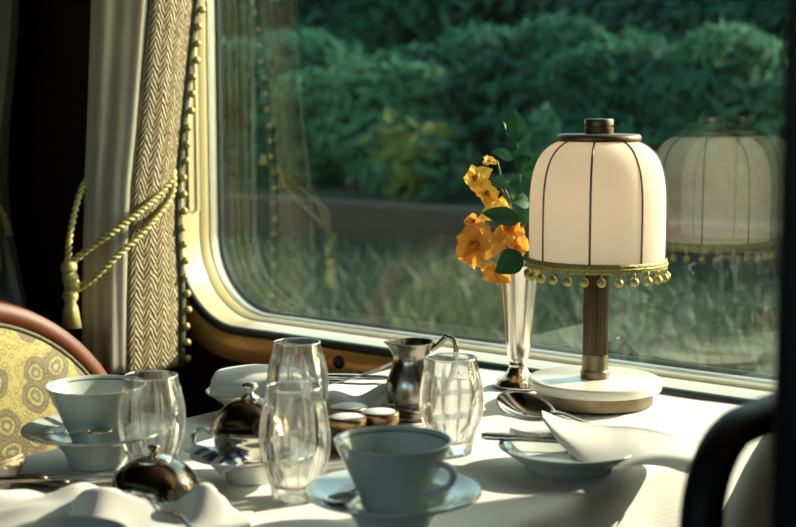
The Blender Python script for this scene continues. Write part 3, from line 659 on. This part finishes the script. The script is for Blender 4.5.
# ---------------------------------------------------------------- crockery
CUP = [(.0001,.0), (.0235,.0), (.0240,.003), (.0255,.008), (.0300,.020), (.0365,.036), (.0440,.053), (.0495,.066), (.0520,.0715), (.0525,.0725), (.0515,.073), (.0500,.0715), (.0470,.0655), (.0415,.053), (.0335,.036), (.0265,.020), (.021,.009), (.0001,.0055)]
CUPS = [(p.x*.955, p.y*.93) for p in smooth_path([(a, b, 0) for a, b in CUP], 3)]
SAUC = [(.0001,.0), (.026,.0), (.0285,.001), (.0300,.004), (.0318,.010), (.0370,.019), (.0470,.0300), (.0600,.0335), (.0735,.0365), (.0752,.0378), (.0748,.0392), (.0730,.0390), (.0590,.0352), (.0480,.0330), (.0360,.0225), (.0290,.0150), (.0001,.0140)]
SAUCS = [(p.x, p.y) for p in smooth_path([(a, b, 0) for a, b in SAUC], 3)]
def cup(name, label, loc, rot, handle=True, group=None):
    t = thing(name, label, 'cup', loc, rot, group)
    MB().lathe(CUPS, 64).build('bowl', 'porcelain', t)
    MB().lathe([(.0468,.0646), (.0474,.0656), (.0464,.0642), (.0460,.0634)], 64).build('rim_line', 'porcelain_line', t)
    if handle:
        MB().tube(smooth_path([(.0435,0,.0535), (.051,0,.0555), (.060,0,.0558), (.0665,0,.052), (.0660,0,.044), (.058,0,.036), (.047,0,.0305), (.038,0,.0275), (.0325,0,.0265)], 6), [(.0034, .0028)]*49, 10).build('handle', 'porcelain', t)
    return t
def saucer(label, loc, group=None, m='porcelain'):
    t = MB().lathe(SAUCS, 72).build('saucer', m); t.location = loc; return tag(t, label, 'saucer', group)
saucer('tall-footed saucer under the grey-green cup nearest the middle front', (-.7271, .9007, TZ+.001))
cup('tea_cup', 'grey-green conical cup with ear handle, front and centre', (-.7271, .9007, TZ+.0155), YAW-.75)
saucer('tall-footed saucer under the cup near the yellow chair', (-1.1054, .8927, TZ+.001))
cup('tea_cup', 'pale conical cup near the yellow chair', (-1.1054, .8927, TZ+.0155), YAW+2.2)
bw = MB().lathe([(.0001,0), (.020,0), (.022,.001), (.0225,.005), (.030,.018), (.040,.036), (.0455,.048), (.0462,.050), (.0448,.0502), (.0385,.037), (.028,.019), (.02,.008), (.0001,.006)], 56).build('small_bowl', 'porcelain'); bw.location = (-.815, .626, TZ+.001); tag(bw, 'dark green-grey bowl cut off by the bottom edge', 'bowl')

# cutlery: lengths run along local +x, z up
def spoon(name, label, L, loc, rot, m='silver', group=None):
    t = thing(name, label, 'spoon', loc, 0, group); t.rotation_euler = rot; k = L/.18
    MB().tube([(0,0,.004*k), (.02*k,0,.005*k), (.06*k,0,.004*k), (.10*k,0,.006*k), (.125*k,0,.009*k), (.137*k,0,.007*k)], [(.0055*k,.0012*k), (.0075*k,.0012*k), (.0042*k,.0014*k), (.0026*k,.0016*k), (.0024*k,.0018*k), (.004*k,.0014*k)], 10).build('handle', m, t)
    def bowl(u, v):
        a = TAU*v; s = u; x = .158*k+.026*k*s*math.cos(a)*(1 if math.cos(a) < 0 else 1.0); y = .0185*k*s*math.sin(a)*(1+.12*math.cos(a)); return (x, y, .007*k-.009*k*(1-s*s))
    MB().grid(bowl, 8, 28).build('bowl', m, t, solid=.0012)
    return t
def fork(name, label, L, loc, rot, m='silver', group=None):
    t = thing(name, label, 'fork', loc, 0, group); t.rotation_euler = rot; k = L/.18
    MB().tube([(0,0,.004*k), (.02*k,0,.005*k), (.06*k,0,.004*k), (.10*k,0,.006*k), (.12*k,0,.009*k), (.132*k,0,.007*k), (.142*k,0,.005*k)], [(.0055*k,.0012*k), (.0075*k,.0012*k), (.0042*k,.0014*k), (.0026*k,.0016*k), (.003*k,.0016*k), (.009*k,.0012*k), (.0115*k,.001*k)], 10).build('handle', m, t)
    for q in range(4):
        y = (q-1.5)*.0068*k
        MB().tube([(.138*k, y*.95, .0055*k), (.155*k, y, .0035*k), (.17*k, y, .005*k), (.18*k, y, .008*k)], [(.0021*k,.0009*k), (.0019*k,.0009*k), (.0016*k,.0009*k), (.0006*k,.0006*k)], 6).build('tine', m, t)
    return t
def knife(name, label, L, loc, rot, m='silver', hm=None, group=None):
    t = thing(name, label, 'knife', loc, 0, group); t.rotation_euler = rot; k = L/.2
    MB().tube([(0,0,.005*k), (.004*k,0,.005*k), (.03*k,0,.005*k), (.08*k,0,.005*k), (.092*k,0,.005*k)], [(.004*k,.003*k), (.007*k,.0042*k), (.0075*k,.0045*k), (.006*k,.004*k), (.0045*k,.0032*k)], 12).build('handle', hm or m, t)
    MB().tube([(.09*k,0,.005*k), (.10*k,.001*k,.005*k), (.15*k,.001*k,.005*k), (.185*k,0,.005*k), (.2*k,-.003*k,.005*k)], [(.005*k,.0018*k), (.008*k,.0011*k), (.009*k,.001*k), (.007*k,.0008*k), (.001*k,.0005*k)], 8).build('blade', m, t)
    return t
R = math.radians
YD = 38.7
spoon('teaspoon', 'teaspoon lying on the saucer of the front middle cup', .11, (-.7271+.015*.780-.059*.625, .9007+.015*.625+.059*.780, TZ+.0385), (0, R(2), R(YD+233)), 'silver')
spoon('teaspoon', 'bright teaspoon across the saucer near the yellow chair', .085, (-1.1213, .8133, TZ+.0405), (0, R(-2), R(YD+8)), 'silver')

# ---------------------------------------------------------------- tumblers
def tumbler(label, loc, rot, h=.1, rm=.0325, rr=.0255, rb=.0215):
    t = thing('ribbed_tumbler', label, 'glass', loc, rot, 'ribbed glass tumblers')
    out = [(p.x, p.y) for p in smooth_path([(rb, .0, 0), (rb+.001, .006, 0), (rb+.0035, .02, 0), (rm-.002, .036, 0), (rm, .052, 0), (rm-.0012, .07, 0), (rr+.0022, .088, 0), (rr, .1, 0)], 4)]
    out = [(r, z*h/.1) for r, z in out]
    inn = [(r-.0016, z) for r, z in reversed(out) if z > .016]
    N = 14
    def flute(r, z, a):
        k = min(1, max(0, (z-.010)/.012))*min(1, max(0, (h-.012-z)/.008))
        return r-.0033*k*abs(math.sin(a*N/2))
    prof = [(.0001,.0015), (rb-.003,.0015), (rb-.001,0)]+out+[(rr-.0008, h+.0008)]
    MB().lathe(prof, 224, mod=flute).build('wall', 'crystal', t, sharp=32)
    MB().lathe([(r-.0012, z) for r, z in inn]+[(rb-.001,.0125), (.0001,.011)], 64).build('inner_wall', 'crystal', t)
    cr = MB()
    for k in range(N):
        a = TAU*k/N; pts = [((r+.0001)*math.cos(a), (r+.0001)*math.sin(a), z) for r, z in out if .012 < z < h-.010]
        cr.tube(pts, .00062, 5)
    cr.build('cut_ridges', 'cut_edge', t)
    MB().ring_tube([((rr-.0006)*math.cos(TAU*k/64), (rr-.0006)*math.sin(TAU*k/64), h+.0006) for k in range(64)], .0010, 8).build('rim', 'cut_edge', t)
    return t
tumbler('ribbed glass tumbler in the middle, nearest the camera', (-.8661, .9281, TZ+.001), .2, h=.104)
tumbler('ribbed glass tumbler in front of the cup near the yellow chair', (-1.0413, .9095, TZ+.001), .5, h=.096, rm=.033, rr=.0262)
tumbler('ribbed glass tumbler standing farthest back, before the golden band', (-1.0278, 1.1071, TZ+.001), .8, h=.104, rm=.0335)
tumbler('ribbed glass tumbler beside the silver jug', (-.8547, 1.1558, TZ+.001), 1.1, h=.1, rm=.0332, rr=.0265)

# ---------------------------------------------------------------- sugar bowl on its saucer
saucer('white saucer under the silver sugar bowl', (-.9440, .9500, TZ+.001), m='porcelain_white').scale = (.83,.83,.75)
SG = (-.9460, .9510, TZ+.0125)
sg = thing('sugar_bowl', 'round silver sugar bowl with lid and looped handle', 'sugar bowl', SG, YAW); sg.scale = (1.18,1.18,1.08)
MB().lathe([(.0001,0), (.015,0), (.0158,.002), (.0145,.004), (.0175,.006), (.0245,.012), (.0295,.021), (.0308,.028), (.0312,.033), (.0325,.034), (.0325,.0355), (.0305,.036), (.0295,.030), (.0001,.008)], 56).build('bowl', 'silver', sg)
ld = MB().lathe([(.0325,.0362), (.0328,.0375), (.0305,.039), (.0290,.043), (.0255,.051), (.0190,.058), (.0110,.0622), (.0060,.0633)], 56).build('lid', 'dark_silver', sg)
MB().lathe([(.0060,.0630), (.0085,.0645), (.0060,.0655), (.0032,.068), (.0036,.0705), (.0066,.0725), (.0072,.0745), (.0055,.077), (.0001,.078)], 28).build('knob', 'silver', ld)
MB().tube(smooth_path([(-.0295,0,.030), (-.038,0,.0345), (-.0455,0,.032), (-.0475,0,.024), (-.0445,0,.015), (-.036,0,.010), (-.0255,0,.0125)], 6), .0021, 8).build('handle', 'silver', sg)
MB().tube(smooth_path([(.0295,0,.030), (.038,0,.0345), (.0455,0,.032), (.0475,0,.024), (.0445,0,.015), (.036,0,.010), (.0255,0,.0125)], 6), .0021, 8).build('handle', 'silver', sg)
def sachet(label, loc, rot):
    t = thing('sugar_sachet', label, 'sachet', loc, 0, 'sachets on the sugar saucer'); t.rotation_euler = rot
    MB().lathe([(.0001,-.0016), (1,-.0002), (1,.0002), (.0001,.0016)], 4).xf(Matrix.Diagonal((.026,.0115,1,1)) @ Matrix.Rotation(PI/4, 4, 'Z')).build('packet', 'paper_white', t, smooth=False)
    MB().box((-.004,-.0068,.0007), (.0025,.0068,.0019)).build('printed_band', 'paper_blue', t, smooth=False)
    MB().box((.009,-.0078,-.0002), (.0125,.0078,.0012)).build('printed_edge', 'paper_blue', t, smooth=False)
def SL(u, v, z, c=(-.9440, .9500)): return (c[0]+u*.780-v*.625, c[1]+u*.625+v*.780, TZ+z)
sachet('blue and white sugar sachet leaning on the silver bowl', SL(-.014,-.044,.0300), (R(24), R(-16), R(YD+38)))
sachet('blue and white sugar sachet at the outer rim of the saucer', SL(-.044,-.028,.0345), (R(14), R(6), R(YD-42)))
sachet('blue and white sugar sachet lying under the other two', SL(-.032,-.040,.0315), (R(16), R(8), R(YD-24)))

# ---------------------------------------------------------------- domed dish
dm_s = MB().lathe([(.0001,0), (.034,0), (.036,.002), (.050,.005), (.0575,.0085), (.058,.0095), (.0565,.0095), (.048,.0065), (.0001,.003)], 64).build('silver_dish', 'silver'); dm_s.location = (-.9577, .8381, TZ+.001); tag(dm_s, 'shallow silver dish under the domed cover', 'dish')
dm = thing('domed_cover', 'dark silver domed cover with a small knob at the front left', 'cover', (-.9577, .8381, TZ+.0060), YAW); dm.scale = (1,1,.9)
MB().lathe([(.0425,0), (.0432,.002), (.0415,.004), (.0408,.012), (.0375,.022), (.0310,.030), (.0215,.0365), (.0170,.0380)], 64).build('dome', 'dark_silver', dm)
MB().lathe([(.0172,.0375), (.0178,.0395), (.0160,.0410), (.0080,.0432), (.0040,.0440)], 40).build('crown', 'silver', dm)
MB().lathe([(.0040,.0435), (.0030,.0465), (.0036,.0490), (.0058,.0505), (.0062,.0525), (.0045,.0540), (.0001,.0545)], 24).build('knob', 'dark_silver', dm)

# ---------------------------------------------------------------- jug
jg = thing('silver_jug', 'pear-shaped silver milk jug with a looped handle', 'jug', (-.9872, 1.2583, TZ+.001), YAW)
JP = [(.0001,0), (.0235,0), (.0245,.002), (.0245,.004), (.0265,.008), (.0298,.018), (.0312,.030), (.0295,.043), (.0250,.056), (.0212,.067), (.0208,.074), (.0228,.082), (.0262,.0875), (.0268,.089), (.0255,.089), (.0215,.082), (.0195,.073), (.0235,.056), (.0275,.043), (.029,.030), (.0001,.006)]
JPS = [(p.x, p.y) for p in smooth_path([(a, b, 0) for a, b in JP], 3)]
def spout(r, z, a):
    d = abs((a-PI+PI) % TAU-PI) ; d = abs(((a-PI)+PI) % TAU-PI); k = math.exp(-(d/.28)**2)*max(0, (z-.06)/.029)
    return r*(1+.24*k) if z > .06 else r
MB().lathe(JPS, 80, mod=spout).build('body', 'darkened_silver', jg)
MB().tube(smooth_path([(.022,0,.080), (.030,0,.085), (.038,0,.0930), (.0455,0,.0935), (.0505,0,.085), (.0505,0,.070), (.0465,0,.052), (.040,0,.037), (.0295,0,.026)], 6), [(.0044,.0034)]*49, 10).build('handle', 'darkened_silver', jg)
MB().ball((.0395,0,.0950), .0042, 10, 8).build('thumb_rest', 'darkened_silver', jg)

# ---------------------------------------------------------------- preserve jars
def jar(label, loc, rot):
    t = thing('preserve_jar', label, 'jar', loc, rot, 'little preserve jars behind the cup')
    MB().lathe([(.0001,0), (.0165,0), (.018,.002), (.018,.026), (.0165,.029)], 36).build('body', 'jam', t)
    l_ = MB().lathe([(.0178,.027), (.0205,.0275), (.0208,.0365), (.0198,.0385), (.0170,.039)], 40).build('lid', 'brass', t)
    MB().lathe([(.0168,.0386), (.0160,.0392), (.0001,.0392)], 36).build('lid_sticker', 'lid_paper', l_)
jar('small preserve jar with pale lid, back left of the three behind the cup', (-.9700, 1.1260, TZ+.001), 0)
jar('small preserve jar with pale lid, right one of the three behind the cup', (-.9270, 1.1260, TZ+.001), .5)
jar('small preserve jar with pale lid, front one of the three behind the cup', (-.9380, 1.0860, TZ+.001), 1)

# ---------------------------------------------------------------- plates
def plate(label, loc, r=.069, m='porcelain_white', h=.024):
    f = r*.62
    pr = [(.0001,.002), (f-.004,.002), (f-.002,0), (f,.0005), (f+.001,.006), (r*.82,h*.62), (r-.001,h-.001), (r,h), (r-.002,h+.0008), (r*.80,h*.78), (f-.001,.0095), (.0001,.008)]
    t = MB().lathe(pr, 72).build('side_plate', m); t.location = loc; return tag(t, label, 'plate')
PR = (-.7228, 1.1744)
plate('porcelain side plate under the napkin in front of the lamp', PR+(TZ+.001,), .070, 'porcelain')
plate('porcelain side plate under the folded napkin by the golden band', (-1.1520, 1.1800, TZ+.001), .068, 'porcelain_white')

# napkins are double-sided cloth surfaces with thickness
def napkin(label, fn, nu, nv, loc, thick=.0022, rot=YAW, cat='napkin'):
    o = MB().grid(fn, nu, nv).build('linen_napkin', 'linen', solid=thick, soff=0); o.location = loc; o.rotation_euler = (0,0,rot); return tag(o, label, cat)
def loft(stations, closed=True):      # stations: list of (list of points); smooth both ways
    n = len(stations[0])
    rows = list(zip(*[smooth_path(st+[st[0]], 5) for st in [list(map(Vector, s)) for s in stations]]))
    cols = [smooth_path(r, 5) for r in rows]      # each along the length
    return cols
def loft_mb(stations):
    cols = loft(stations); nu = len(cols)-1; nv = len(cols[0])-1
    m = MB().grid(lambda u, v: tuple(cols[round(u*nu)][round(v*nv)]), nu, nv)
    n = nv+1
    m.f.append(tuple(i*n for i in range(nu))); m.f.append(tuple(reversed([i*n+nv for i in range(nu)])))
    return m
def wedge(u, vf, vr, vb, zb, zt):     # front foot, ridge, back foot of a fold at station u
    return [(u+.0, vf, zb), (u, lerp(vf, vr, .45)-.004, lerp(zb, zt, .5)), (u, vr-.004, zt-.002), (u, vr+.004, zt), (u, lerp(vr, vb, .6)+.002, lerp(zt, zb, .5)), (u, vb, zb), (u, (vf+vb)/2, zb+.001)]
# right napkin: folded, tip up on the left, tail hanging over the plate rim on the right
st = []
for u, uf, vf, vr, vb, zb, zt in ((-.026,.0,-.004,.004,.010,.050,.058), (-.020,.010,-.024,.006,.022,.030,.055), (-.006,.012,-.040,.008,.036,.020,.049), (.016,.004,-.050,.010,.044,.0155,.044), (.040,0,-.054,.012,.046,.016,.041), (.066,0,-.052,.010,.044,.018,.040), (.090,0,-.046,.006,.038,.014,.037), (.110,0,-.038,.002,.030,.006,.031), (.124,0,-.028,0,.020,.002,.022), (.129,0,-.020,0,.010,.002,.012)):
    w_ = wedge(u, vf, vr, vb, zb, zt); st.append([(p[0]+uf*(1-(p[2]-zb)/max(1e-4, zt-zb)), p[1], p[2]) for p in w_])
nk = loft_mb(st).build('linen_napkin', 'linen'); nk.location = PR+(TZ+.001,); nk.rotation_euler = (0,0,YAW); tag(nk, 'white napkin folded on the plate in front of the lamp', 'napkin')
# folded napkin on the far plate
st = []
for u, vf, vr, vb, zb, zt in ((-.060,-.026,.0,.03,.0255,.036), (-.056,-.036,.0,.04,.0245,.044), (-.040,-.042,.0,.046,.024,.048), (-.01,-.046,.0,.05,.024,.051), (.02,-.046,.002,.05,.024,.049), (.045,-.04,.002,.044,.024,.045), (.058,-.03,0,.03,.025,.036)):
    st.append([(u, vf, zb), (u, vf*.98, lerp(zb, zt, .55)), (u, vf*.5, zt-.001), (u, vb*.4, zt), (u, vb*.95, lerp(zb, zt, .6)), (u, vb, zb), (u, 0, zb-.002)])
nk = loft_mb(st).build('linen_napkin', 'linen'); nk.location = (-1.1520, 1.1800, TZ+.001); nk.rotation_euler = (0,0,YAW); tag(nk, 'soft white napkin folded on the plate by the golden band', 'napkin')
# second place setting behind the jars: napkin and cutlery
st = []
for u, vf, vb, zt in ((-.07,-.018,.02,.010), (-.055,-.03,.03,.022), (-.02,-.034,.034,.030), (.01,-.03,.034,.022), (.04,-.022,.03,.036), (.06,-.014,.022,.034), (.072,-.006,.012,.016)):
    st.append([(u, vf, .001), (u, vf, zt*.6), (u, vf*.6, zt*.97), (u, vb*.4, zt), (u, vb, zt*.6), (u, vb, .001), (u, 0, .001)])
nk = loft_mb(st).build('linen_napkin', 'linen'); nk.location = (-1.0420, 1.2140, TZ+.001); nk.rotation_euler = (0,0,YAW+.2); tag(nk, 'rumpled white napkin between the silver jug and the far tumbler', 'napkin')
def G(px_u, px_v): return None
fork('table_fork', 'silver fork raised on the rumpled napkin left of the jug', .15, (-1.0900, 1.2000, TZ+.026), (R(-20), R(-13), R(YD+16)))
fork('table_fork', 'silver fork lying lower on the rumpled napkin left of the jug', .15, (-1.1250, 1.2080, TZ+.034), (R(6), R(3), R(YD-14)))
knife('table_knife', 'silver knife across the rumpled napkin left of the jug', .17, (-1.0950, 1.2300, TZ+.036), (0, R(0), R(YD-6)))
spoon('table_spoon', 'silver spoon by the rumpled napkin left of the jug', .15, (-1.0850, 1.1780, TZ+.017), (0, R(2), R(YD-10)))

# cutlery on the right plate
def PL(u, v, z): return (PR[0]+u*.780-v*.625, PR[1]+u*.625+v*.780, TZ+z)
spoon('serving_spoon', 'large silver spoon leaning out of the napkin before the lamp', .215, PL(.140, .014, -.002+.004), (R(-26), R(-14), R(YD+168)))
fork('table_fork', 'silver fork with tines up under the napkin before the lamp', .150, PL(.090, -.006, .022), (0, R(-4), R(YD+174)))
knife('table_knife', 'silver knife poking left past the plate rim before the lamp', .19, PL(-.086, .018, .026), (0, R(2), R(YD-4)))
knife('table_knife', 'silver knife lying along the front of the plate before the lamp', .11, PL(.044, -.030, .021), (R(10), R(-1), R(YD+178)))

# ---------------------------------------------------------------- front left corner
# napkin lumps beside the domed cover
def nap_a(u, v):
    x = lerp(-.085, .09, u); y = lerp(-.05, .05, v)
    H = .011+.022*math.exp(-((x+.036)/.032)**2)+.020*math.exp(-((x-.046)/.019)**2)
    yr = .022+.006*math.sin(x*40)
    z = H-(yr-y)*1.05 if y < yr else H-(y-yr)*2.2
    k = .006; z = .002+k*math.log(1+math.exp(min(40, z/k)))
    e = min(1, 7*u, 7*(1-u)); z = .002+(z-.002)*(.25+.75*e)+.0012*math.sin(x*110+y*70)*e
    return (x+.003*math.sin(y*60), y+.003*math.sin(x*50), z)
napkin('crumpled napkin with a fork in it, before the domed cover', nap_a, 64, 48, (-.9000, .7720, TZ+.001), .003)
fork('table_fork', 'dark fork lying in the crumpled napkin before the domed cover', .15, (-.7249, .7055, TZ+.024), (R(8), R(-3), R(YD+120)), 'dark_silver')
def nap_b(u, v):
    x = lerp(-.09, .06, u); y = lerp(-.05, .05, v); e = min(1, 6*u, 6*(1-u))*min(1, 5*v, 5*(1-v))
    h = .014*math.exp(-((x-.03)/.022)**2-((y+.01)/.018)**2)+.012*math.exp(-((x+.035)/.04)**2-((y+.005)/.02)**2)+.004*math.sin(x*70-y*60)+.004
    return (x+.006*math.sin(y*50), y+.006*math.sin(x*40), .003+(.006+h)*e)
napkin('flat rumpled napkin at the bottom left corner', nap_b, 48, 40, (-.9900, .7500, TZ+.001), .003)
knife('table_knife', 'knife lying on the napkin at the bottom left corner', .13, (-1.065, .725, TZ+.024), (0, R(0), R(YD+6)), 'silver', 'dark_silver')
bk = MB().tube([(0,0,.006), (.004,0,.006), (.03,0,.0065), (.055,0,.006), (.062,0,.005)], [(.004,.003), (.008,.005), (.009,.006), (.008,.005), (.003,.003)], 14).build('black_case', 'black_plastic'); bk.location = (-1.1100, .7900, TZ+.001); bk.rotation_euler = (0,0,R(YD-14)); tag(bk, 'slim black case beside the glass dish at the left edge', 'case')
gd = MB().lathe([(.0001,0), (.016,0), (.018,.003), (.024,.012), (.0295,.022), (.030,.0225), (.0285,.022), (.0225,.013), (.016,.0055), (.0001,.0045)], 48, mod=lambda r, z, a: r*(1+.015*math.cos(a*16))).build('glass_dish', 'crystal'); gd.location = (-1.0880, .7560, TZ+.011); tag(gd, 'small glass dish of pale sticks at the left edge', 'dish')
for q in range(7):
    a = R(YD)+R(-30+q*10); o = MB().tube([(-.014,0,.0), (.026,0,.0)], [.0019,.0014], 7).build('wooden_stick', 'twig'); o.location = (-1.0890+.002*math.sin(q*2), .7560+.004*(q-3)*.6, TZ+.026+.0012*(q % 3)); o.rotation_euler = (0, R(-14-3*(q % 3)), a); tag(o, ('nearest', 'second nearest', 'third nearest', 'middle', 'third farthest', 'second farthest', 'farthest')[q]+' of the seven pale sticks in the glass dish', 'stick', 'sticks in the glass dish')
